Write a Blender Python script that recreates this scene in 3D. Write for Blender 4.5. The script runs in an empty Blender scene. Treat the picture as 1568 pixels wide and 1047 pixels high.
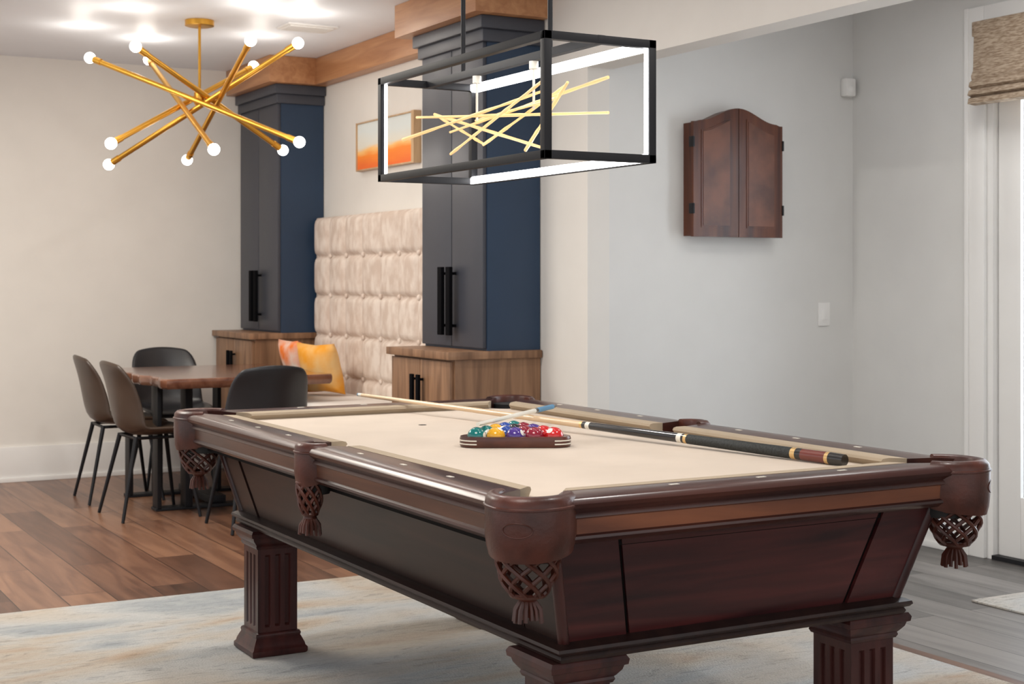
import bpy, bmesh, math, random
from mathutils import Vector, Matrix
random.seed(4)
S=bpy.context.scene
M={}
# ------------------------------------------------------------ materials
def nt(name):
    m=bpy.data.materials.new(name); m.use_nodes=True
    t=m.node_tree; b=t.nodes['Principled BSDF']
    return m,t,b
def N(t,typ,**kw):
    n=t.nodes.new(typ)
    for k,v in kw.items(): setattr(n,k,v)
    return n
def coords(t,scale=(1,1,1),rot=(0,0,0),kind='Object'):
    tc=N(t,'ShaderNodeTexCoord'); mp=N(t,'ShaderNodeMapping')
    mp.inputs['Scale'].default_value=scale; mp.inputs['Rotation'].default_value=rot
    t.links.new(tc.outputs[kind],mp.inputs['Vector']); return mp.outputs['Vector']
def ramp(t,fac,stops):
    r=N(t,'ShaderNodeValToRGB'); e=r.color_ramp.elements
    while len(e)<len(stops): e.new(.5)
    for i,(p,c) in enumerate(stops):
        e[i].position=p; e[i].color=(c[0],c[1],c[2],1)
    t.links.new(fac,r.inputs['Fac']); return r.outputs['Color']
def bump(t,b,h,strength=.2,dist=.01):
    n=N(t,'ShaderNodeBump'); n.inputs['Strength'].default_value=strength; n.inputs['Distance'].default_value=dist
    t.links.new(h,n.inputs['Height']); t.links.new(n.outputs['Normal'],b.inputs['Normal'])
def plain(name,c,rough=.5,metal=0,var=.08,scale=6,coat=0,bmp=0,bscale=200,spec=.5):
    m,t,b=nt(name)
    v=coords(t)
    n=N(t,'ShaderNodeTexNoise'); n.inputs['Scale'].default_value=scale; t.links.new(v,n.inputs['Vector'])
    c2=[max(0,x*(1-var)) for x in c]; c3=[min(1,x*(1+var)) for x in c]
    t.links.new(ramp(t,n.outputs['Fac'],[(.3,c2),(.7,c3)]),b.inputs['Base Color'])
    b.inputs['Roughness'].default_value=rough; b.inputs['Metallic'].default_value=metal
    b.inputs['Coat Weight'].default_value=coat; b.inputs['Coat Roughness'].default_value=.15
    b.inputs['Specular IOR Level'].default_value=spec
    if bmp:
        n2=N(t,'ShaderNodeTexNoise'); n2.inputs['Scale'].default_value=bscale; t.links.new(v,n2.inputs['Vector'])
        bump(t,b,n2.outputs['Fac'],bmp,.003)
    return m
def wood(name,c1,c2,axis='x',scale=1.0,rough=.4,coat=0.,c3=None,spec=.5):
    m,t,b=nt(name)
    s=[14*scale]*3; s['xyz'.index(axis)]=1.1*scale
    v=coords(t,tuple(s))
    n=N(t,'ShaderNodeTexNoise'); n.inputs['Scale'].default_value=1.6; n.inputs['Detail'].default_value=8; n.inputs['Distortion'].default_value=.8
    t.links.new(v,n.inputs['Vector'])
    mid=c3 or [(a+b_)/2 for a,b_ in zip(c1,c2)]
    t.links.new(ramp(t,n.outputs['Fac'],[(.32,c1),(.5,mid),(.68,c2)]),b.inputs['Base Color'])
    b.inputs['Roughness'].default_value=rough; b.inputs['Specular IOR Level'].default_value=spec
    b.inputs['Coat Weight'].default_value=coat; b.inputs['Coat Roughness'].default_value=.16
    bump(t,b,n.outputs['Fac'],.06,.004)
    return m
def emis(name,c,s):
    m,t,b=nt(name); b.inputs['Base Color'].default_value=(1,1,1,1)
    b.inputs['Emission Color'].default_value=(*c,1); b.inputs['Emission Strength'].default_value=s
    return m
def planks(name,cols,rough=.35):
    m,t,b=nt(name)
    v=coords(t,(1,1,1),(0,0,math.pi/2))
    br=N(t,'ShaderNodeTexBrick'); br.offset=.37; br.inputs['Scale'].default_value=1
    br.inputs['Brick Width'].default_value=1.7; br.inputs['Row Height'].default_value=.19
    br.inputs['Mortar Size'].default_value=.0022; br.inputs['Color1'].default_value=(0,0,0,1); br.inputs['Color2'].default_value=(1,1,1,1)
    br.inputs['Mortar'].default_value=(.5,.5,.5,1); br.inputs['Bias'].default_value=0
    t.links.new(v,br.inputs['Vector'])
    v2=coords(t,(9,.8,9))
    add=N(t,'ShaderNodeVectorMath',operation='ADD'); sc=N(t,'ShaderNodeVectorMath',operation='SCALE'); sc.inputs['Scale'].default_value=37
    t.links.new(br.outputs['Color'],sc.inputs[0]); t.links.new(v2,add.inputs[0]); t.links.new(sc.outputs[0],add.inputs[1])
    n=N(t,'ShaderNodeTexNoise'); n.inputs['Scale'].default_value=1.5; n.inputs['Detail'].default_value=9; n.inputs['Distortion'].default_value=1.2
    t.links.new(add.outputs[0],n.inputs['Vector'])
    mx=N(t,'ShaderNodeMix',data_type='FLOAT'); mx.inputs[0].default_value=.36
    t.links.new(n.outputs['Fac'],mx.inputs[2]); t.links.new(br.outputs['Color'],mx.inputs[3])
    col=ramp(t,mx.outputs[0],[(.24,cols[0]),(.48,cols[1]),(.72,cols[2])])
    mc=N(t,'ShaderNodeMix',data_type='RGBA'); t.links.new(br.outputs['Fac'],mc.inputs[0]); t.links.new(col,mc.inputs[6])
    mc.inputs[7].default_value=(cols[0][0]*.3,cols[0][1]*.3,cols[0][2]*.3,1)
    t.links.new(mc.outputs[2],b.inputs['Base Color']); b.inputs['Roughness'].default_value=rough
    bump(t,b,n.outputs['Fac'],.1,.004)
    return m
M['wall']=plain('wall_paint',(.73,.695,.645),.75,var=.015,bmp=.02,bscale=300)
M['wallg']=plain('alcove_paint',(.69,.68,.655),.75,var=.015,bmp=.02,bscale=300)
M['ceil']=plain('ceiling_paint',(.80,.83,.88),.5,var=.01)
M['trim']=plain('trim_white',(.82,.805,.78),.35,var=.01)
M['floor']=planks('floor_oak',[(.048,.021,.012),(.125,.055,.032),(.25,.125,.072)],.33)
M['floor_sheen']=planks('floor_daylight_sheen',[(.060,.055,.051),(.12,.108,.10),(.21,.19,.175)],.4)  # grey tint stands in for cool daylight reflected off the brown planks
M['navy']=plain('navy_lacquer',(.015,.038,.080),.42,var=.04)
M['navy_sheen']=plain('navy_lacquer_front_sheen',(.045,.049,.064),.42,var=.04)  # greyed copy of the navy: glancing reflection put into the front colour
M['cabw']=wood('cabinet_wood',(.15,.075,.038),(.32,.175,.095),'z',1,.45)
M['crown']=wood('crown_wood',(.36,.155,.065),(.50,.25,.115),'y',1,.4)
M['black']=plain('black_metal',(.008,.008,.010),.5,metal=0,spec=.3)
M['handle']=plain('matte_black_handle',(.004,.004,.005),.8,metal=0,spec=.05)
M['brass']=plain('brushed_brass',(.68,.36,.055),.3,metal=.9)
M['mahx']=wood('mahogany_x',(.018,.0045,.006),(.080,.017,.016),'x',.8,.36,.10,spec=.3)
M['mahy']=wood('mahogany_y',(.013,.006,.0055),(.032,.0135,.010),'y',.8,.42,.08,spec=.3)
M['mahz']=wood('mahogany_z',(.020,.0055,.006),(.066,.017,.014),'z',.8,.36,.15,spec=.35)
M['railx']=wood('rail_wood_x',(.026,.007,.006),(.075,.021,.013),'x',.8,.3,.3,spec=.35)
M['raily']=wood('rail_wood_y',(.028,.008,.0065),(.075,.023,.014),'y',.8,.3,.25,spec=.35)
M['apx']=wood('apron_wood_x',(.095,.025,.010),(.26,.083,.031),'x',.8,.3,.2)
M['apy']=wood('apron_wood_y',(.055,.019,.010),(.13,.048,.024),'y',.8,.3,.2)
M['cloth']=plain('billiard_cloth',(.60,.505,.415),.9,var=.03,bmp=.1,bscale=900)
M['cloth_shaded']=plain('cushion_cloth_shaded',(.38,.30,.21),.9,var=.03,bmp=.1,bscale=900)  # darker copy of the cloth: shading on the cushions put into its colour
M['leather']=plain('pocket_leather',(.066,.016,.0085),.4,var=.5,scale=12,coat=.1,bmp=.2,bscale=120,spec=.4)
M['blk']=plain('pocket_liner',(.008,.008,.008),.7)
M['groove']=plain('dark_groove',(.004,.003,.003),.7,spec=.1)
M['ivory']=plain('ivory_inlay',(.80,.76,.66),.3)
M['chair']=plain('chair_leather',(.060,.038,.026),.34,var=.15,bmp=.1)
M['chairg']=plain('chair_leather_dark',(.020,.020,.023),.36,var=.12,bmp=.1)
M['slab']=wood('live_edge_walnut',(.10,.033,.018),(.22,.095,.055),'y',.6,.16,.5)
M['cush']=plain('bench_cushion',(.76,.71,.66),.85,var=.05)
def mottled(name,c1,c2,scale,rough=.85,axis=None,bm=.2):
    m,t,b=nt(name); v=coords(t,axis or (1,1,1))
    n=N(t,'ShaderNodeTexNoise'); n.inputs['Scale'].default_value=scale; n.inputs['Detail'].default_value=6
    t.links.new(v,n.inputs['Vector'])
    t.links.new(ramp(t,n.outputs['Fac'],[(.38,c1),(.62,c2)]),b.inputs['Base Color']); b.inputs['Roughness'].default_value=rough
    bump(t,b,n.outputs['Fac'],bm,.004); return m
M['tuft']=mottled('tufted_velvet',(.60,.48,.40),(.74,.64,.56),13,.8,axis=(1,1.6,.8),bm=.12)
M['shade']=mottled('woven_shade',(.25,.175,.115),(.46,.36,.265),30,axis=(1,1,7),bm=.6)
def rugmat():
    m,t,b=nt('rug_pile'); v=coords(t,(.55,1.5,1),(0,0,.25))
    n=N(t,'ShaderNodeTexNoise'); n.inputs['Scale'].default_value=1.1; n.inputs['Detail'].default_value=3; n.inputs['Distortion'].default_value=1.6
    t.links.new(v,n.inputs['Vector'])
    v3=coords(t,(1.4,7,1),(0,0,.3)); n3=N(t,'ShaderNodeTexNoise'); n3.inputs['Scale'].default_value=3.6; n3.inputs['Detail'].default_value=12; n3.inputs['Roughness'].default_value=.85; n3.inputs['Distortion'].default_value=1.5
    t.links.new(v3,n3.inputs['Vector'])
    a=ramp(t,n.outputs['Fac'],[(.28,(.38,.26,.165)),(.42,(.47,.415,.35)),(.55,(.45,.445,.43)),(.66,(.31,.33,.34)),(.78,(.49,.485,.465))])
    c=ramp(t,n3.outputs['Fac'],[(.38,(.34,.37,.38)),(.5,(1,1,1)),(.62,(.60,.62,.62))])
    mx=N(t,'ShaderNodeMix',data_type='RGBA',blend_type='MULTIPLY'); mx.inputs[0].default_value=.75
    t.links.new(a,mx.inputs[6]); t.links.new(c,mx.inputs[7]); t.links.new(mx.outputs[2],b.inputs['Base Color'])
    b.inputs['Roughness'].default_value=.95
    n2=N(t,'ShaderNodeTexNoise'); n2.inputs['Scale'].default_value=140; t.links.new(coords(t),n2.inputs['Vector']); bump(t,b,n2.outputs['Fac'],.6,.006)
    return m
M['rug']=rugmat()
def artmat():
    m,t,b=nt('abstract_painting'); tc=N(t,'ShaderNodeTexCoord'); sp=N(t,'ShaderNodeSeparateXYZ'); t.links.new(tc.outputs['Generated'],sp.inputs[0])
    mp=N(t,'ShaderNodeMapping'); mp.inputs['Scale'].default_value=(1,.6,1.2); t.links.new(tc.outputs['Generated'],mp.inputs[0])
    n=N(t,'ShaderNodeTexNoise'); n.inputs['Scale'].default_value=4; t.links.new(mp.outputs[0],n.inputs['Vector'])
    ma=N(t,'ShaderNodeMath',operation='MULTIPLY_ADD'); ma.inputs[1].default_value=.3; t.links.new(n.outputs['Fac'],ma.inputs[0]); t.links.new(sp.outputs['Z'],ma.inputs[2])
    c=ramp(t,ma.outputs[0],[(.2,(.80,.15,.02)),(.45,(.88,.24,.02)),(.56,(.9,.5,.16)),(.64,(.72,.68,.58)),(.95,(.66,.70,.68))])
    t.links.new(c,b.inputs['Base Color']); b.inputs['Roughness'].default_value=.6; return m
M['art']=artmat()
M['frame']=wood('frame_oak',(.45,.28,.14),(.62,.42,.24),'z')
M['dart']=wood('dart_cabinet_wood',(.045,.011,.0055),(.13,.038,.015),'z',.7,.4,.1,spec=.35)
M['dartm']=mottled('dart_panel_burl',(.075,.020,.008),(.16,.05,.021),7,.4,bm=.03)
M['maple']=wood('cue_maple',(.66,.46,.27),(.78,.58,.38),'y',1,.25,.4)
M['cueblk']=plain('cue_black',(.012,.011,.011),.2,coat=.5)
M['grip']=plain('cue_grip',(.018,.021,.02),.6,var=.6,scale=160,bmp=.6,bscale=300)
M['cuered']=plain('cue_red_inlay',(.16,.03,.02),.25,coat=.5)
M['gold']=plain('gold_inlay',(.75,.50,.22),.3,metal=.6)
M['chalk']=plain('chalk_blue',(.10,.24,.38),.8)
M['led']=emis('led_diffuser',(.98,.98,1),8)
M['bulb']=emis('glowing_bulb',(1,.96,.9),14)
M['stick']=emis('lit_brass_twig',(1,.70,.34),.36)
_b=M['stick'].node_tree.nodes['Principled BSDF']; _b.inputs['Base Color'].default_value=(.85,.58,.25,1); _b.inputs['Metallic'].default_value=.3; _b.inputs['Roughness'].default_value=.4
M['pil1']=mottled('pillow_orange_pattern',(.88,.20,.02),(.82,.76,.68),5,bm=.05)
M['pil2']=mottled('pillow_yellow_pattern',(.80,.33,.02),(.80,.52,.22),5,bm=.05)
m,t,b=nt('door_glass'); b.inputs['Base Color'].default_value=(.9,.95,1,1); b.inputs['Transmission Weight'].default_value=1; b.inputs['Roughness'].default_value=.02; b.inputs['IOR'].default_value=1.05; M['glass']=m
M['rackw']=wood('rack_wood',(.05,.014,.009),(.11,.03,.017),'x',1,.3,.2)
# ------------------------------------------------------------ builder
class B:
    def __init__(s,name): s.name=name; s.bm=bmesh.new(); s.m=[]
    def mi(s,k):
        if k not in s.m: s.m.append(k)
        return s.m.index(k)
    def faces(s,vs,fs,k,mlist=None):
        V=[s.bm.verts.new(v) for v in vs]; i=s.mi(k); out=[]
        for n,f in enumerate(fs):
            try:
                F=s.bm.faces.new([V[j] for j in f]); F.material_index=s.mi(mlist[n]) if mlist else i; out.append(F)
            except ValueError: pass
        return V,out
    def box(s,lo,hi,k,bev=0,mat=None):
        x0,y0,z0=lo;x1,y1,z1=hi
        vs=[Vector(v) for v in [(x0,y0,z0),(x1,y0,z0),(x1,y1,z0),(x0,y1,z0),(x0,y0,z1),(x1,y0,z1),(x1,y1,z1),(x0,y1,z1)]]
        if mat: vs=[mat@v for v in vs]
        V,F=s.faces(vs,[(0,3,2,1),(4,5,6,7),(0,1,5,4),(1,2,6,5),(2,3,7,6),(3,0,4,7)],k)
        if bev:
            E=list({e for f in F for e in f.edges})
            r=bmesh.ops.bevel(s.bm,geom=E,offset=bev,segments=2,affect='EDGES',profile=.6)
            i=s.mi(k)
            for f in r['faces']: f.material_index=i
    def loft(s,rings,k,caps=True,closed=True,mfun=None):
        n=len(rings[0]); vs=[p for r in rings for p in r]; fs=[];ml=[]
        for i in range(len(rings)-1):
            for j in range(n if closed else n-1):
                a=i*n+j;b_=i*n+(j+1)%n
                fs.append((a,b_,b_+n,a+n)); ml.append(mfun(i,j) if mfun else k)
        if caps:
            fs.append(tuple(reversed(range(n)))); ml.append(k); fs.append(tuple(range((len(rings)-1)*n,len(rings)*n))); ml.append(k)
        s.faces(vs,fs,k,ml)
    def tube(s,pts,r,k,seg=8,radii=None):
        pts=[Vector(p) for p in pts]; rings=[]; prev=None
        for i,p in enumerate(pts):
            d=(pts[min(i+1,len(pts)-1)]-pts[max(i-1,0)]).normalized()
            if prev is None:
                u=d.orthogonal().normalized()
            else:
                u=(prev-d*prev.dot(d)).normalized()
            prev=u; w=d.cross(u); rr=radii[i] if radii else r
            rings.append([p+u*math.cos(2*math.pi*j/seg)*rr+w*math.sin(2*math.pi*j/seg)*rr for j in range(seg)])
        s.loft(rings,k)
    def lathe(s,c,prof,k,seg=24,mfun=None):
        rings=[[Vector((c[0]+r*math.cos(2*math.pi*j/seg),c[1]+r*math.sin(2*math.pi*j/seg),c[2]+z)) for j in range(seg)] for r,z in prof]
        s.loft(rings,k,mfun=mfun)
    def sq(s,c,prof,k):
        s.loft([[Vector((c[0]+a*h,c[1]+b_*h,c[2]+z)) for a,b_ in ((-1,-1),(1,-1),(1,1),(-1,1))] for h,z in prof],k)
    def sphere(s,c,r,k,u=20,v=12,sc=(1,1,1)):
        prof=[(max(1e-4,r*math.sin(math.pi*i/v)),-r*math.cos(math.pi*i/v)) for i in range(v+1)]
        rings=[[Vector((c[0]+q*sc[0]*math.cos(2*math.pi*j/u),c[1]+q*sc[1]*math.sin(2*math.pi*j/u),c[2]+z*sc[2])) for j in range(u)] for q,z in prof]
        s.loft(rings,k)
    def prism(s,poly,z0,z1,k):
        s.loft([[Vector((x,y,z0)) for x,y in poly],[Vector((x,y,z1)) for x,y in poly]],k)
    def done(s,loc=None,rot=0,smooth=35,parent=None,solid=0,sub=0):
        bmesh.ops.recalc_face_normals(s.bm,faces=s.bm.faces)
        if loc is None:
            vs=s.bm.verts; lo=[min(v.co[i] for v in vs) for i in range(3)]; hi=[max(v.co[i] for v in vs) for i in range(3)]
            c=Vector(((lo[0]+hi[0])/2,(lo[1]+hi[1])/2,lo[2]))
            for v in vs: v.co-=c
            loc=c
        me=bpy.data.meshes.new(s.name); s.bm.to_mesh(me); s.bm.free()
        for k in s.m: me.materials.append(M[k])
        for p in me.polygons: p.use_smooth=True
        me.set_sharp_from_angle(angle=math.radians(smooth))
        o=bpy.data.objects.new(s.name,me); S.collection.objects.link(o); o.location=loc; o.rotation_euler=(0,0,rot)
        if solid:
            md=o.modifiers.new('s','SOLIDIFY'); md.thickness=solid; md.offset=0
        if sub:
            md=o.modifiers.new('u','SUBSURF'); md.levels=sub; md.render_levels=sub
        if parent: o.parent=parent
        return o
def room(name,lo,hi,k):
    b=B(name); b.box(lo,hi,k); return b.done()
# ------------------------------------------------------------ room shell
XC=3.65; YA=5.79; XR=5.276; YB=9.8; ZC=2.735
room('floor',(-3,-1,-.1),(3.75,YB+.1,0),'floor')
room('floor_alcove',(3.75,-1,-.1),(XR+.12,YA+.1,0),'floor_sheen')
room('ceiling',(-3,-1,ZC),(XR+.12,YB+.1,ZC+.1),'ceil')
room('wall_back',(-3,YB,0),(XC+.12,YB+.12,ZC),'wall')
room('wall_cabinets',(XC,YA,0),(XC+.12,YB,ZC),'wall')
room('wall_alcove',(XC+.12,YA,0),(XR+.12,YA+.12,ZC),'wallg')
room('wall_header',(XC,-1,2.285),(XC+.14,YA,ZC),'wall')
b=B('wall_right')
b.box((XR,4.89,0),(XR+.12,YA,ZC),'wallg'); b.box((XR,3.0,2.46),(XR+.12,4.89,ZC),'wallg'); b.box((XR,-1,0),(XR+.12,3.0,ZC),'wallg'); b.done()
def baseb(name,lo,hi,axis):
    b=B(name); b.box(lo,hi,'trim',.004)
    l=list(lo);h=list(hi); l[2]=0;h[2]=.03
    if axis=='y': l[1]-=.014; h[1]=lo[1]
    else: l[0]-=.014; h[0]=lo[0]
    b.box(l,h,'trim',.004); b.done()
baseb('baseboard_back',(-3,YB-.018,0),(3.13,YB,.225),'y')
baseb('baseboard_alcove',(XC+.02,YA-.018,0),(XR-.02,YA,.2),'y')
baseb('baseboard_right',(XR-.018,5.005,0),(XR,YA-.02,.2),'x')
b=B('trim_1')
b.box((XR-.022,4.885,0),(XR,5.0,2.57),'trim',.004); b.box((XR-.03,4.975,0),(XR,5.0,2.57),'trim',.004)
b.box((XR-.022,2.89,2.455),(XR,4.885,2.57),'trim',.004); b.box((XR-.022,2.89,0),(XR,3.0,2.455),'trim',.004); b.done()
b=B('door_1')
x0,x1=XR+.03,XR+.08
b.box((XR,4.85,0),(XR+.12,4.89,2.45),'trim'); b.box((XR,3.0,0),(XR+.12,3.04,2.45),'trim'); b.box((XR,3.04,2.41),(XR+.12,4.85,2.45),'trim')
b.box((XR-.01,3.04,0),(XR+.12,4.85,.02),'black')
for a,c in ((3.95,4.845),(3.045,3.94)):
    b.box((x0,c-.13,.02),(x1,c,2.4),'trim',.004); b.box((x0,a,.02),(x1,a+.13,2.4),'trim',.004)
    b.box((x0,a+.13,.02),(x1,c-.13,.3),'trim',.004); b.box((x0,a+.13,2.24),(x1,c-.13,2.4),'trim',.004)
    b.box((x0+.02,a+.13,.3),(x0+.026,c-.13,2.24),'glass')
b.tube([(x0-.05,4.02,.98),(x0-.05,4.14,.98)],.01,'black'); b.tube([(x0,4.02,.98),(x0-.05,4.02,.98)],.01,'black')
b.done()
b=B('roman_shade')
b.box((5.19,3.0,2.42),(5.25,4.9,2.49),'shade',.006)
prof=[(5.185,2.47),(5.18,2.30),(5.178,2.26),(5.165,2.235),(5.17,2.215),(5.155,2.205),(5.15,2.185),(5.168,2.175),(5.15,2.165),(5.142,2.145),(5.165,2.138),(5.148,2.128),(5.143,2.105),(5.19,2.10),(5.19,2.47)]
b.loft([[Vector((x,y,z)) for x,z in prof] for y in (3.0,4.88)],'shade')
b.done()
b=B('light_switch'); x=5.078
b.box((x-.037,YA-.008,1.06),(x+.037,YA,1.18),'trim',.003); b.box((x-.016,YA-.013,1.09),(x+.016,YA-.006,1.15),'trim',.002); b.done()
b=B('motion_sensor'); 
b.box((5.19,YA-.05,2.24),(5.255,YA,2.335),'trim',.012); b.sphere((5.222,YA-.05,2.275),.02,'trim',sc=(1,.6,1)); b.done()
b=B('ceiling_vent')
b.box((2.92,7.75,ZC-.012),(3.22,7.95,ZC),'trim',.003)
for i in range(6): b.box((2.94,7.775+i*.028,ZC-.018),(3.2,7.795+i*.028,ZC-.01),'trim')
b.done()
# ------------------------------------------------------------ cabinets
def tall(y0,y1):
    ym=(y0+y1)/2
    b=B('storage_cabinet')
    b.box((3.175,y0,.08),(XC-.005,y1,.915),'cabw'); b.box((3.22,y0+.02,.0),(XC-.005,y1,.08),'black')
    for a,c in ((y0+.015,ym-.003),(ym+.003,y1-.01)):
        b.box((3.155,a,.1),(3.176,c,.905),'cabw',.003)
    b.box((3.13,y0-.02,.915),(XC-.005,y1+.006,.953),'cabw',.004)
    for s_ in (-1,1):
        yy=ym+s_*.035
        b.box((3.12,yy-.015,.62),(3.135,yy+.015,.83),'handle',.003)
        for zz in (.64,.80): b.box((3.13,yy-.006,zz),(3.157,yy+.006,zz+.012),'handle')
    b.box((3.352,y0+.005,.953),(XC-.005,y1,2.56),'navy')
    for a,c in ((y0+.012,ym-.003),(ym+.003,y1-.005)):
        b.box((3.331,a,.965),(3.353,c,2.44),'navy_sheen',.003)
    b.box((3.295,y0-.04,2.50),(XC-.005,min(y1+.04,YB-.012),2.562),'navy_sheen',.006)
    b.box((3.315,y0-.018,2.44),(XC-.005,min(y1+.018,YB-.012),2.50),'navy_sheen',.006)
    for s_ in (-1,1):
        yy=ym+s_*.045
        b.box((3.283,yy-.022,1.02),(3.303,yy+.022,1.36),'handle',.003)
        for zz in (1.06,1.32): b.box((3.30,yy-.007,zz),(3.333,yy+.007,zz+.014),'handle')
    return b.done()
tall(6.215,6.90); tall(9.03,9.78)
b=B('trim_2')
b.box((3.235,6.12,2.563),(XC-.002,7.03,ZC-.001),'crown',.004)
b.box((3.235,8.93,2.563),(XC-.002,YB-.002,ZC-.001),'crown',.004)
b.box((3.55,7.03,2.563),(XC-.002,8.93,ZC-.001),'crown',.004)
b.done()
b=B('banquette_bench')
b.box((3.08,6.93,0),(XC-.005,9.0,.44),'cabw',.004)
for i in range(3):
    ya=6.95+i*.68; b.box((3.06,ya,.05),(3.08,ya+.66,.42),'cabw',.004)
for i in range(2): b.box((3.04,6.935+i*1.035,.44),(3.56,6.935+i*1.035+1.03,.60),'cush',.03)
ny,nz=8,5; y0,y1,z0,z1=6.925,9.0,.44,1.70; sub=12
vs=[];NY=ny*sub;NZ=nz*sub
for i in range(NY+1):
    for j in range(NZ+1):
        u=i/sub; v=j/sub; fu=abs(2*(u%1)-1); fv=abs(2*(v%1)-1)
        h=.04*(1-fv**7)**.5*(1-fu**4)**.6*.95
        h-=.006*(max(0,1-abs(fu-fv)*5))*max(fu,fv)**3
        if i in(0,NY) or j in (0,NZ): h=-.005
        vs.append(Vector((3.585-h,y0+(y1-y0)*i/NY,z0+(z1-z0)*j/NZ)))
fs=[(i*(NZ+1)+j,(i+1)*(NZ+1)+j,(i+1)*(NZ+1)+j+1,i*(NZ+1)+j+1) for i in range(NY) for j in range(NZ)]
b.faces(vs,fs,'tuft'); b.box((3.58,y0,z0),(XC-.005,y1,z1),'tuft',.01)
for i in range(1,ny):
    for j in range(1,nz): b.sphere((3.575,y0+(y1-y0)*i/ny,z0+(z1-z0)*j/nz),.016,'tuft',10,6,sc=(.7,1,1))
b.done(smooth=60)
def pillow(mat,c,s,th,rx,rz):
    b=B('throw_pillow'); n=14
    R=Matrix.Rotation(rz,3,'Z')@Matrix.Rotation(rx,3,'Y')
    for sg in (1,-1):
        vs=[]
        for i in range(n+1):
            for j in range(n+1):
                u=2*i/n-1;v=2*j/n-1
                h=th/2*((1-u**2)*(1-v**2))**.42*sg
                vs.append(R@Vector((h,u*s/2*(1-.09*(1-abs(v))*abs(u)),v*s/2*(1-.09*(1-abs(u))*abs(v)))))
        b.faces(vs,[(i*(n+1)+j,(i+1)*(n+1)+j,(i+1)*(n+1)+j+1,i*(n+1)+j+1) for i in range(n) for j in range(n)],mat)
    bmesh.ops.remove_doubles(b.bm,verts=b.bm.verts,dist=.0005)
    return b.done(loc=c,smooth=80)
pillow('pil2',(3.32,8.27,.765),.32,.15,-.3,.4)
pillow('pil1',(3.34,8.70,.765),.34,.15,-.4,.0)
b=B('wall_art')
b.box((3.615,7.60,1.975),(XC-.003,8.40,2.255),'art')
b.done()
b=B('picture_frame')
for lo,hi in (((3.600,7.565,1.965),(XC-.001,7.60,2.265)),((3.605,8.40,1.965),(XC-.001,8.408,2.265)),((3.605,7.60,1.967),(XC-.001,8.40,1.975)),((3.605,7.60,2.255),(XC-.001,8.40,2.263))):
    b.box(lo,hi,'frame',.002)
b.done()
# ------------------------------------------------------------ dart cabinet
b=B('dartboard_cabinet')
x0,x1=4.191,4.734; xm=(x0+x1)/2; yf=5.70; zb=1.503
def ztop(x):
    u=abs(x-xm)/(x1-xm)
    if u>.86: return 2.055
    t=u/.86; return 2.062+.068*(math.cos(math.pi*t)+1)/2
def archbox(xa,xb,ya,yb,z0,inset,k):
    n=14; top=[(xa+(xb-xa)*i/n) for i in range(n+1)]
    ring=[(xa,z0),(xb,z0)]+[(x,ztop(x)-inset) for x in reversed(top)]
    b.loft([[Vector((x,ya,z)) for x,z in ring],[Vector((x,yb,z)) for x,z in ring]],k)
archbox(x0+.006,x1-.006,yf+.022,YA-.001,zb+.004,.004,'dart')
for xa,xb in ((x0,xm-.002),(xm+.002,x1)):
    archbox(xa,xb,yf,yf+.022,zb,0,'dart')
    archbox(xa+.045,xb-.045,yf-.003,yf+.002,zb+.045,.045,'dart')
    archbox(xa+.055,xb-.055,yf-.005,yf+.002,zb+.055,.055,'dartm')
for xx in (x0-.006,x1-.004):
    for zz in (zb+.11,zb+.43): b.box((xx,yf-.006,zz),(xx+.01,yf+.03,zz+.05),'black',.002)
b.done(smooth=20)
# ------------------------------------------------------------ rugs
b=B('area_rug'); 
b.box((-.1,1.9,0.0005),(3.68,5.9,.009),'rug',.003); b.done()
b=B('door_mat'); b.box((4.5,3.3,.0005),(5.2,4.25,.009),'rug',.003); b.done()
# ------------------------------------------------------------ dining table
b=B('dining_table')
poly=[]
n=24; xa,xb,ya,yb=2.25,3.20,7.8,9.0
for i in range(n+1):
    y=ya+(yb-ya)*i/n; poly.append((xb+.018*math.sin(i*.9)+.01*math.sin(i*2.3),y))
for i in range(n+1):
    y=yb-(yb-ya)*i/n; poly.append((xa-.05*(y-ya)+.016*math.sin(i*.7+1)+.01*math.sin(i*1.9),y))
rings=[[Vector((x*(1-k)+2.7*k,y*(1-k)+8.4*k,z)) for x,y in poly] for k,z in ((.02,.705),(.004,.715),(0,.73),(0,.748),(.006,.757),(.012,.76))]
b.loft(rings,'slab')
for yy in (8.18,8.78):
    b.box((2.36,yy-.05,.69),(3.0,yy+.05,.705),'black',.002)
    b.box((2.28,yy-.05,.001),(3.0,yy+.05,.018),'black',.002)
    for xx in (2.30,2.46,2.84,2.98): b.box((xx-.012,yy-.05,.01),(xx+.012 if xx!=2.46 else xx+.03,yy+.05,.70),'black',.002)
b.box((2.6,8.18,.02),(2.7,8.78,.06),'black',.002)
b.done()
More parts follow.
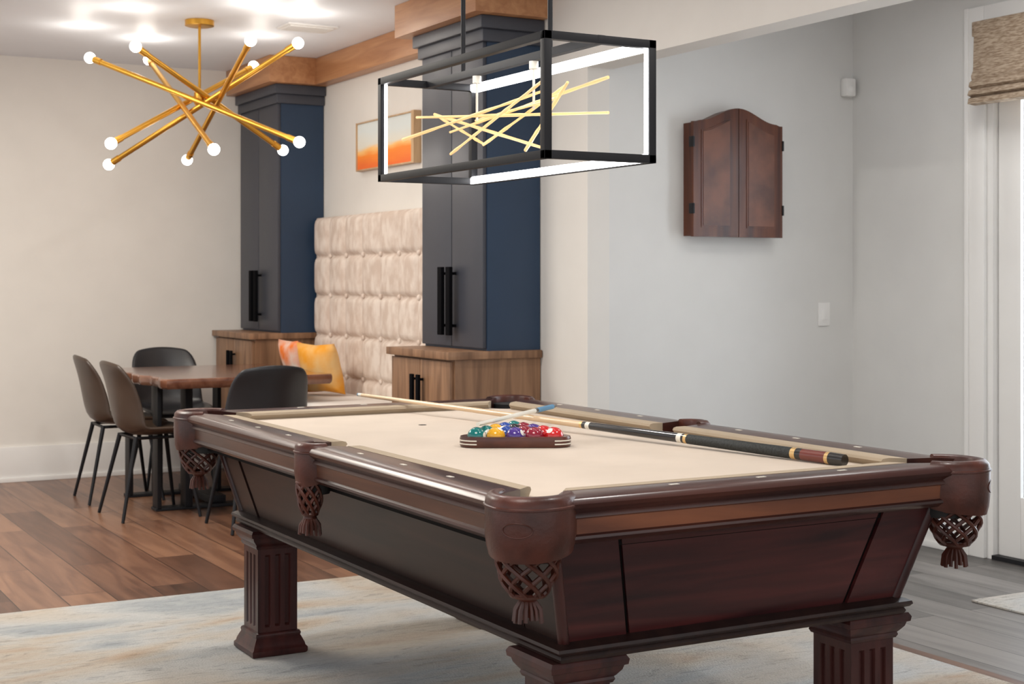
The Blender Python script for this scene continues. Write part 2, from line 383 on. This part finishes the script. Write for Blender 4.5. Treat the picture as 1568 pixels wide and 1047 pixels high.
# ------------------------------------------------------------ chairs
def chair(x,y,rot,k):
    e=bpy.data.objects.new('dining_chair',None); S.collection.objects.link(e); e.location=(x,y,0); e.rotation_euler=(0,0,rot)
    prof=[(.235,.435,.19,.0),(.22,.462,.215,.01),(.12,.468,.228,.02),(0,.455,.235,.035),(-.12,.455,.235,.05),(-.18,.485,.235,.06),(-.205,.55,.23,.06),(-.22,.64,.225,.055),(-.24,.74,.215,.045),(-.262,.82,.20,.03),(-.272,.86,.165,.02)]
    b=B('shell'); n=12; vs=[]
    for i,(f,z,w,cu) in enumerate(prof):
        bk=min(1,max(0,(i-3)/3.))
        for j in range(n+1):
            t=2*j/n-1
            vs.append(Vector((f+cu*bk*1.5*t*t, w*t, z+cu*(1-bk)*abs(t)**2.5*1.3+ (-.02*t*t*bk if i>8 else 0))))
    b.faces(vs,[(i*(n+1)+j,(i+1)*(n+1)+j,(i+1)*(n+1)+j+1,i*(n+1)+j+1) for i in range(len(prof)-1) for j in range(n)],k)
    b.done(loc=(0,0,0),smooth=180,solid=.022,sub=1,parent=e)
    b=B('leg_frame')
    for sx in (1,-1):
        for sy in (1,-1):
            b.tube([(.13*sx-.01,.14*sy,.445),(.215*sx-.02,.215*sy,.002)],.01,'black',10,[.013,.009])
    for sy in (1,-1): b.tube([(.12,.14*sy,.44),(-.14,.14*sy,.44)],.009,'black')
    for sx in (.12,-.14): b.tube([(sx,.14,.44),(sx,-.14,.44)],.009,'black')
    b.done(loc=(0,0,0),parent=e)
chair(2.24,8.05,0.05,'chair'); chair(2.25,8.75,-.03,'chair')
chair(2.70,9.25,-math.pi/2,'chairg'); chair(2.62,7.42,math.pi/2,'chairg')
# ------------------------------------------------------------ sputnik chandelier
b=B('sputnik_chandelier'); C=Vector((2.476,7.96,2.305))
b.lathe((C.x,C.y,0),[(.065,ZC-.035),(.08,ZC-.03),(.08,ZC-.001)],'brass',28)
b.tube([(C.x,C.y,ZC-.02),(C.x,C.y,C.z-.04)],.008,'brass')
b.lathe((C.x,C.y,0),[(.02,C.z-.05),(.03,C.z-.03),(.03,C.z+.03),(.012,C.z+.05)],'brass')
ends=[((1.984,8.401,2.548),(2.880,7.497,2.043)),((2.874,7.501,2.573),(2.077,8.349,1.950)),((2.076,7.777,2.531),(2.997,8.062,2.049)),
((2.569,7.385,2.546),(2.549,8.428,2.001)),((2.883,8.241,2.544),(1.949,7.79,2.017)),((2.38,8.638,2.597),(2.386,7.431,1.977))]
for pa,pb in ends:
    pa=Vector(pa);pb=Vector(pb); d=(pb-pa).normalized()
    b.tube([pa+d*.03,pb-d*.03],.0155,'brass',12)
    for p,sg in ((pa,-1),(pb,1)):
        b.tube([p-d*sg*.07,p-d*sg*.02],.019,'brass',12)
        b.sphere(p+d*sg*.006,.031,'bulb')
        L=bpy.data.lights.new('bulb_light','POINT'); L.energy=1.5; L.color=(1,.92,.82); L.shadow_soft_size=.05
        lo=bpy.data.objects.new('chandelier_bulb_light',L); S.collection.objects.link(lo); lo.location=p+d*sg*.07
b.done()
# ------------------------------------------------------------ pool pendant
k=.948
def Q(x,y,z): return Vector((x*k,y*k,1.29-(1.29-z)*k))
b=B('linear_pendant_light')
X1,X2=2.13*k,2.49*k; Y1,Y2=3.60*k,4.73*k; Z1,Z2=1.632,1.954; r=.0115
def bar(p,q,kk='black',rr=r):
    lo=[min(a,c)-rr for a,c in zip(p,q)]; hi=[max(a,c)+rr for a,c in zip(p,q)]; b.box(lo,hi,kk,.001)
for x in (X1,X2):
    for z in (Z1,Z2): bar((x,Y1,z),(x,Y2,z))
    for y in (Y1,Y2): bar((x,y,Z1),(x,y,Z2))
for y in (Y1,Y2):
    for z in (Z1,Z2): bar((X1,y,z),(X2,y,z))
XM=(X1+X2)/2
bar((XM,Y1,Z2),(XM,Y2,Z2),'black',.012)
b.box((X2-r-.004,Y1+r,Z2-r),(X2-r,Y2-r,Z2+r-.002),'led'); b.box((X2-r,Y1+r,Z2-r-.004),(X2+r-.002,Y2-r,Z2-r),'led')
b.box((X2-r-.004,Y1+r,Z1-r+.002),(X2-r,Y2-r,Z1+r),'led'); b.box((X2-r,Y1+r,Z1+r),(X2+r-.002,Y2-r,Z1+r+.004),'led')
b.box((X1+r,Y1+r,Z2-r+.003),(X1+r+.004,Y2-r,Z2+r-.002),'led'); b.box((X1+r,Y1+r,Z1-r+.002),(X1+r+.004,Y2-r,Z1+r),'led')
b.box((X2-r-.004,Y1-r+.006,Z1+r),(X2-r,Y1+r-.002,Z2-r),'led')
b.box((X1+.002,Y2-r-.004,Z1+r),(X1+r,Y2-r,Z2-r),'led')
for yy in (3.88*k,4.46*k):
    b.tube([(XM,yy,Z2),(XM,yy,ZC-.02)],.0075,'black',10)
b.box((XM-.06,3.8*k,ZC-.03),(XM+.06,4.54*k,ZC-.001),'black',.004)
st=[((2.22,4.64,1.861),(2.40,3.69,1.793)),((2.17,4.646,1.781),(2.35,4.0,1.888)),((2.25,4.56,1.866),(2.30,3.91,1.701)),((2.35,4.634,1.738),(2.25,3.83,1.892)),
((2.28,4.26,1.737),(2.38,3.90,1.899)),((2.36,4.12,1.712),(2.30,3.76,1.886)),((2.30,4.66,1.878),(2.36,4.41,1.757)),((2.28,4.50,1.80),(2.36,3.63,1.889)),((2.38,4.50,1.845),(2.28,3.80,1.84))]
for p,q in st:
    p=Q(*p);q=Q(*q); nseg=14
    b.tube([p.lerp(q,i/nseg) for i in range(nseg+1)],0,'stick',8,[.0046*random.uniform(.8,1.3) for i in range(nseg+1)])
for yy,zz in ((3.98*k,1.80),(4.36*k,1.80)):
    b.tube([(XM,yy,Z2),(XM,yy,zz)],.004,'ivory',8); b.lathe((XM,yy,0),[(.014,Z2-.035),(.014,Z2-.012)],'ivory',12)
b.done()
# ------------------------------------------------------------ pool table
CX,CY=2.200,3.89; HX,HY=.696,1.226
b=B('pool_table')
wp=[(-.115,.825),(-.06,.829),(-.018,.827),(-.006,.822),(0,.813),(-.002,.804),(-.010,.798),(-.016,.792),(-.012,.788),(-.011,.782),(-.020,.778),(-.022,.745),(-.017,.741),(-.016,.735),(-.028,.724),(-.06,.722),(-.06,.76),(-.115,.76)]
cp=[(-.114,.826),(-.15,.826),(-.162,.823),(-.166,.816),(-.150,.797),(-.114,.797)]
def rail(ax,sg,t0o,t0i,t1o,t1i):
    for prof,wood_ in ((wp,True),(cp,False)):
        rings=[]
        for to,ti in ((t0o,t0i),(t1o,t1i)):
            ring=[]
            for u,z in prof:
                f=-u/.166; t=to+(ti-to)*f
                if ax=='x': ring.append(Vector((CX+t,CY+sg*(HY+u),z)))
                else: ring.append(Vector((CX+sg*(HX+u),CY+t,z)))
            rings.append(ring)
        kk=('rail'+ax) if wood_ else 'cloth_shaded'
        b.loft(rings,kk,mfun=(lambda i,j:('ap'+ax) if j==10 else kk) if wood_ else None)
cr=.092
for sg in (-1,1):
    rail('x',sg,-(HX-cr),-(HX-.225),(HX-cr),(HX-.225))
    rail('y',sg,-(HY-cr),-(HY-.225),-.055,-.065)
    rail('y',sg,.055,.065,(HY-cr),(HY-.225))
for sg in (-1,1):
    for t in (-.25,0,.25):
        x=CX+t*1.0; y=CY+sg*(HY-.062); b.box((x-.012,y-.005,.8275),(x+.012,y+.005,.8298),'ivory')
    for t in (-.80,-.54,-.27,.27,.54,.80):
        y=CY+t; x=CX+sg*(HX-.062); b.box((x-.005,y-.012,.8275),(x+.005,y+.012,.8298),'ivory')
bx,by=HX-.13,HY-.13; poly=[]
def bite(cx,cy,a0,a1,r_,n=8):
    return [(CX+cx+r_*math.cos(math.radians(a0+(a1-a0)*i/n)),CY+cy+r_*math.sin(math.radians(a0+(a1-a0)*i/n))) for i in range(n+1)]
poly+=bite(bx,by,270,180,.07); poly+=bite(-bx,by,0,-90,.07); poly+=bite(-bx-.03,0,75,-75,.06)
poly+=bite(-bx,-by,90,0,.07); poly+=bite(bx,-by,180,90,.07); poly+=bite(bx+.03,0,255,105,.06)
b.prism(poly,.765,.80,'cloth')
b.lathe((CX-.02,CY+.62,0),[(.014,.8),(.014,.8006)],'groove',16)
b.box((CX-HX+.07,CY-HY+.08,.70),(CX+HX-.07,CY+HY-.08,.764),'groove')
TX,TY,BX,BY=.565,1.155,.494,1.085
def bodyring(z,ex=0):
    f=(.735-z)/(.735-.475); return BX*f+TX*(1-f)+ex, BY*f+TY*(1-f)+ex
zt,zb_=.735,.475
hx,hy=bodyring(zt,-.006); gx,gy=bodyring(zb_,-.006)
b.loft([[Vector((CX-gx,CY-gy,zb_)),Vector((CX+gx,CY-gy,zb_)),Vector((CX+gx,CY+gy,zb_)),Vector((CX-gx,CY+gy,zb_))],[Vector((CX-hx,CY-hy,zt)),Vector((CX+hx,CY-hy,zt)),Vector((CX+hx,CY+hy,zt)),Vector((CX-hx,CY+hy,zt))]],'groove')
hx,hy=bodyring(zt); gx,gy=bodyring(zb_)
cw=.165; gp=.012
def panel_x(sg,a,b_,a2,b2,kk,ex=0):
    b.loft([[Vector((CX+a2,CY+sg*(gy-.006),zb_)),Vector((CX+b2,CY+sg*(gy-.006),zb_)),Vector((CX+b2,CY+sg*(gy+ex),zb_)),Vector((CX+a2,CY+sg*(gy+ex),zb_))],
            [Vector((CX+a,CY+sg*(hy-.006),zt)),Vector((CX+b_,CY+sg*(hy-.006),zt)),Vector((CX+b_,CY+sg*(hy+ex),zt)),Vector((CX+a,CY+sg*(hy+ex),zt))]],kk)
def panel_y(sg,a,b_,a2,b2,kk,ex=0):
    b.loft([[Vector((CX+sg*(gx-.006),CY+a2,zb_)),Vector((CX+sg*(gx-.006),CY+b2,zb_)),Vector((CX+sg*(gx+ex),CY+b2,zb_)),Vector((CX+sg*(gx+ex),CY+a2,zb_))],
            [Vector((CX+sg*(hx-.006),CY+a,zt)),Vector((CX+sg*(hx-.006),CY+b_,zt)),Vector((CX+sg*(hx+ex),CY+b_,zt)),Vector((CX+sg*(hx+ex),CY+a,zt))]],kk)
for sg in (-1,1):
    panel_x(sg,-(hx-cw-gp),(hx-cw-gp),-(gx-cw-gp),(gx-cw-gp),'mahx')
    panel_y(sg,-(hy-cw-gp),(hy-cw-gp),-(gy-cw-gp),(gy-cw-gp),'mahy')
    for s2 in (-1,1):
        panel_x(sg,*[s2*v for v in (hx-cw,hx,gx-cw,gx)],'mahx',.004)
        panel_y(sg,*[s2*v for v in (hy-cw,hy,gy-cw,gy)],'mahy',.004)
        b.tube([(CX+s2*hx,CY+sg*hy,zt),(CX+s2*gx,CY+sg*gy,zb_)],.014,'mahz',12)
def rect_stack(prof,kk):
    b.loft([[Vector((CX-BX-o,CY-BY-o,z)),Vector((CX+BX+o,CY-BY-o,z)),Vector((CX+BX+o,CY+BY+o,z)),Vector((CX-BX-o,CY+BY+o,z))] for o,z in prof],kk)
rect_stack([(.005,.438),(.018,.441),(.022,.449),(.018,.456),(.028,.460),(.034,.467),(.032,.474),(.020,.480),(.006,.484)],'mahy')
def fl_ring(h,z,cx,cy,depth=.009):
    pts=[]; gw=.010
    side=[(-h,0)]
    for c in (-.036,0,.036):
        side+= [(c-gw,0),(c-gw*.7,depth),(c+gw*.7,depth),(c+gw,0)]
    for q in range(4):
        a=q*math.pi/2
        for u,d in side:
            x,y=u,-(h-d)
            pts.append(Vector((cx+x*math.cos(a)-y*math.sin(a),cy+x*math.sin(a)+y*math.cos(a),z)))
    return pts
for sx in (-1,1):
    for sy in (-1,1):
        c=(CX+sx*.434,CY+sy*(1.0 if sy<0 else .975))
        z0=.0095
        b.sq((c[0],c[1],0),[(.094,z0),(.099,z0+.006),(.099,.03),(.093,.036),(.091,.045),(.083,.062),(.079,.070),(.081,.078),(.078,.085),(.072,.088)],'mahz')
        b.sq((c[0],c[1],0),[(.071,.085),(.071,.105)],'mahz')
        b.loft([fl_ring(.071,.105,*c,0.0),fl_ring(.071,.112,*c),fl_ring(.071,.345,*c),fl_ring(.071,.352,*c,0.0)],'mahz')
        b.sq((c[0],c[1],0),[(.071,.352),(.071,.372),(.076,.374),(.080,.382),(.078,.388),(.082,.392),(.092,.405),(.095,.415),(.102,.418),(.104,.430),(.098,.440)],'mahz')
def arc_sweep(c,diag,span,prof,kk,seg=28,low=None,sq=0):
    rings=[]
    for i in range(seg+1):
        a=(2*i/seg-1); th=diag+a*span
        g=1+sq*max(0,math.cos(a*span))**4
        ring=[]
        for r_,z in prof:
            zz=z
            if low and z<.72: zz=z+low*a*a
            ring.append(Vector((c[0]+r_*g*math.cos(th),c[1]+r_*g*math.sin(th),zz)))
        rings.append(ring)
    b.loft(rings,kk)
def pocket(cx,cy,diag,R,span,zl=.697,sq=0):
    c=(CX+cx,CY+cy)
    prof=[(R-.012,zl+.003),(R-.002,zl),(R+.003,zl+.02),(R+.006,.75),(R+.006,.812),(R+.004,.826),(R-.004,.835),(R-.014,.837),(R-.024,.833),(R-.028,.822),(R-.026,zl+.01)]
    arc_sweep(c,diag,span,prof,'leather',low=.02,sq=sq)
    arc_sweep(c,diag,span*.98,[(R+.005,.806),(R+.009,.808),(R+.009,.812),(R+.005,.814)],'leather',sq=sq)
    pts=[]
    if sq:
        for q in range(25):
            w=2*math.pi*q/24; th=diag+.30*math.cos(w); g=1+sq*max(0,math.cos(th-diag))**4
            rr_=(R+.0062)*g; pts.append((c[0]+rr_*math.cos(th),c[1]+rr_*math.sin(th),.768+.015*math.sin(w)))
        b.tube(pts,.0014,'leather',5)
    b.lathe((c[0],c[1],0),[(R-.03,.69),(R-.027,.70),(R-.027,.81)],'blk',24)
    rn=R-.03
    nc=(c[0]+.025*math.cos(diag),c[1]+.025*math.sin(diag)); zt_=zl+.012; hn=.09
    def rr(t): return (rn+.004)*(1-.12*t-.36*t**3)
    nst=8
    for i in range(nst):
        for dr in (1,-1):
            pts=[]
            for q in range(9):
                t=q/8; a=2*math.pi*i/nst+dr*t*1.75
                w=.0015*dr
                pts.append((nc[0]+(rr(t)+w)*math.cos(a),nc[1]+(rr(t)+w)*math.sin(a),zt_-hn*t))
            b.tube(pts,.0052,'leather',6)
    rb=rr(1)
    for zz,r2 in ((zt_-hn,rb),(zt_,rr(0))):
        b.tube([(nc[0]+r2*math.cos(q*math.pi/8),nc[1]+r2*math.sin(q*math.pi/8),zz) for q in range(17)],.006,'leather',6)
    b.lathe((nc[0],nc[1],0),[(rb*.9,zt_-hn-.002),(.02,zt_-hn-.012),(.016,zt_-hn-.018)],'leather',14)
    for i in range(14):
        a=2*math.pi*i/14; o=random.uniform(.9,1.1)
        b.tube([(nc[0]+.014*math.cos(a),nc[1]+.014*math.sin(a),zt_-hn-.012),(nc[0]+.026*o*math.cos(a),nc[1]+.026*o*math.sin(a),zt_-hn-.032),(nc[0]+.029*o*math.cos(a),nc[1]+.029*o*math.sin(a),zt_-hn-.056*o)],.0048,'leather',5)
ins=.083
for sx in (-1,1):
    for sy in (-1,1):
        pocket(sx*(HX-ins),sy*(HY-ins),math.atan2(sy,sx),.094,math.radians(112),sq=.13)
    pocket(sx*(HX-.05),0,0 if sx>0 else math.pi,.062,math.radians(92),.712)
b.done(smooth=40)
# ------------------------------------------------------------ rack + balls
th=-math.atan2(.489,.872)+.02
e1=Vector((math.cos(th),math.sin(th),0)); e2=Vector((-math.sin(th),math.cos(th),0))
rb=.0286; d=2*rb; F0=Vector((2.118,3.755,0))
A=[F0+e1*(-2*d)+e2*rb*1.4,F0+e1*(2*d)+e2*rb*1.4]; A.append(F0+e2*(rb*1.4+4*d*math.sqrt(3)/2))
def rackring(rho,z):
    out=[]
    for i in range(3):
        base=[-150,-30,90][i]
        for j in range(7):
            a=math.radians(base-60+120*j/6)
            out.append(A[i]+(e1*math.cos(a)+e2*math.sin(a))*rho+Vector((0,0,z)))
    return out
b=B('ball_rack')
ro,ri=rb+.020,rb+.0015
o1,o2,i1,i2=rackring(ro,.8015),rackring(ro,.832),rackring(ri,.8015),rackring(ri,.832)
om=rackring(ro+.002,.808); om2=rackring(ro+.002,.826)
seqr=[i1,o1,om,om2,o2,i2]; n=len(o1); vs=[p for r_ in seqr for p in r_]; fs=[]
for q in range(6):
    for j in range(n):
        fs.append((q*n+j,q*n+(j+1)%n,((q+1)%6)*n+(j+1)%n,((q+1)%6)*n+j))
b.faces(vs,fs,'rackw')
for i in range(3):
    for zz in (.811,.821):
        lo=rackring(ro+.0028,zz-.0018); hi=rackring(ro+.0028,zz+.0018)
        sl=slice(i*7,i*7+7); b.loft([lo[sl],hi[sl]],'ivory',caps=False,closed=False)
b.done()
def ballmat(name,c,stripe):
    m,t,bb=nt(name); tc=N(t,'ShaderNodeTexCoord'); sp=N(t,'ShaderNodeSeparateXYZ'); t.links.new(tc.outputs['Object'],sp.inputs[0])
    ab=N(t,'ShaderNodeMath',operation='ABSOLUTE'); t.links.new(sp.outputs['Z'],ab.inputs[0])
    gt=N(t,'ShaderNodeMath',operation='GREATER_THAN'); gt.inputs[1].default_value=.0165 if stripe else 2
    t.links.new(ab.outputs[0],gt.inputs[0])
    g2=N(t,'ShaderNodeMath',operation='GREATER_THAN'); g2.inputs[1].default_value=.0265; t.links.new(sp.outputs['X'],g2.inputs[0])
    mx=N(t,'ShaderNodeMath',operation='MAXIMUM'); t.links.new(gt.outputs[0],mx.inputs[0]); t.links.new(g2.outputs[0],mx.inputs[1])
    mc=N(t,'ShaderNodeMix',data_type='RGBA'); mc.inputs[6].default_value=(*c,1); mc.inputs[7].default_value=(.85,.82,.75,1)
    t.links.new(mx.outputs[0],mc.inputs[0]); t.links.new(mc.outputs[2],bb.inputs['Base Color'])
    bb.inputs['Roughness'].default_value=.06; bb.inputs['Coat Weight'].default_value=.6; bb.inputs['Coat Roughness'].default_value=.03; return m
cols={'teal':(.0,.17,.16),'yel':(.85,.42,.01),'blue':(.01,.06,.35),'pur':(.07,.03,.25),'mar':(.28,.01,.03),'red':(.62,.015,.015),'blk':(.01,.01,.01),'org':(.8,.2,.02)}
order=[['teal','yel','pur','mar','red'],['teal','blue','mar','red'],['yel','blk','pur'],['blue','mar'],['teal']]
stp=[[0,0,0,0,0],[0,1,0,0],[0,0,0],[0,0],[0]]
for r_,row in enumerate(order):
    for q,cn in enumerate(row):
        p=F0+e2*(rb*1.4+r_*d*math.sqrt(3)/2)+e1*((q-(len(row)-1)/2)*d)
        key='ball_%s_%d'%(cn,stp[r_][q])
        if key not in M: M[key]=ballmat(key,cols[cn],stp[r_][q])
        b=B('billiard_ball'); b.sphere((0,0,0),rb-.0003,key,28,18)
        o=b.done(loc=(p.x,p.y,.8008+rb),smooth=180)
        o.rotation_euler=(random.uniform(-.8,.8),random.uniform(-1.2,1.2),random.uniform(-3.2,-.6))
# ------------------------------------------------------------ cues
def cue(p0,p1,segs,name='cue_stick'):
    p0=Vector(p0);p1=Vector(p1); b=B(name)
    for t0,t1,r0,r1,kk in segs: b.tube([p0.lerp(p1,t0),p0.lerp(p1,t1)],0,kk,16,[r0,r1])
    return b.done()
cue((2.274,5.28,.848),(2.665,2.955,.8165),[(0,.003,.006,.0065,'chalk'),(.003,.012,.0065,.0067,'ivory'),(.012,.555,.0067,.0112,'maple'),(.555,.56,.0115,.0115,'gold'),(.56,.567,.0117,.0117,'cueblk'),(.567,.575,.0118,.0118,'ivory'),
(.575,.74,.0118,.0142,'cueblk'),(.74,.748,.0144,.0144,'ivory'),(.748,.752,.0144,.0144,'cueblk'),(.752,.757,.0145,.0145,'gold'),(.757,.925,.0146,.0162,'grip'),(.925,.932,.0163,.0163,'gold'),(.932,.94,.0163,.0163,'cueblk'),(.94,.975,.0163,.0165,'cuered'),(.975,.98,.0166,.0166,'gold'),(.98,1,.0166,.0155,'cueblk')])
# loose shaft leaning across the racked balls, resting on the long cue
cue((2.035,3.835,.8665),(2.675,4.46,.8475),[(0,.70,.0062,.0075,'ivory'),(.70,.73,.008,.008,'cueblk'),(.73,.96,.0085,.0085,'chalk'),(.96,1,.007,.006,'cueblk')],'cue_shaft')
# ------------------------------------------------------------ lights
def area(name,loc,size,energy,color,target=None,sy=None):
    L=bpy.data.lights.new(name,'AREA'); L.energy=energy; L.color=color; L.size=size
    if sy: L.shape='RECTANGLE'; L.size_y=sy
    o=bpy.data.objects.new(name,L); S.collection.objects.link(o); o.location=loc
    if target is not None:
        o.rotation_euler=(Vector(target)-Vector(loc)).to_track_quat('-Z','Y').to_euler()
    return o
area('added_fill_dining',(.6,7.2,2.70),1.2,95,(1,.94,.84))  # unseen soft panel added to brighten the dining side, no fixture
area('added_fill_game',(1.0,2.6,2.70),1.0,32,(1,.95,.89))  # broad fill light added above the game area, no fixture
area('ceiling_downlight_table',(2.0,5.4,2.72),.16,24,(1,.97,.93))
area('ceiling_downlight_table',(2.9,2.6,2.72),.16,16,(1,.97,.93))
area('added_fill_alcove',(4.5,4.3,2.70),.5,8,(1,.98,.95))  # weak fill light added to lift the alcove walls
area('daylight_door',(5.9,3.9,1.4),1.7,62,(.93,.97,1),(3,3.9,.8),2.1)
W=bpy.data.worlds.new('World'); S.world=W; W.use_nodes=True
bg=W.node_tree.nodes['Background']; bg.inputs['Color'].default_value=(.99,.99,1,1); bg.inputs['Strength'].default_value=1.12
# ------------------------------------------------------------ camera
cam=bpy.data.cameras.new('Camera'); co=bpy.data.objects.new('Camera',cam); S.collection.objects.link(co)
co.location=(0,0,1.29); co.rotation_euler=(math.pi/2,0,-math.atan2(.489,.872))
cam.lens=2250/1568*36; cam.sensor_width=36; cam.shift_y=-93.5/1568; cam.clip_start=.05
cam.dof.use_dof=True; cam.dof.focus_distance=3.9; cam.dof.aperture_fstop=9
S.camera=co
S.view_settings.view_transform='Standard'
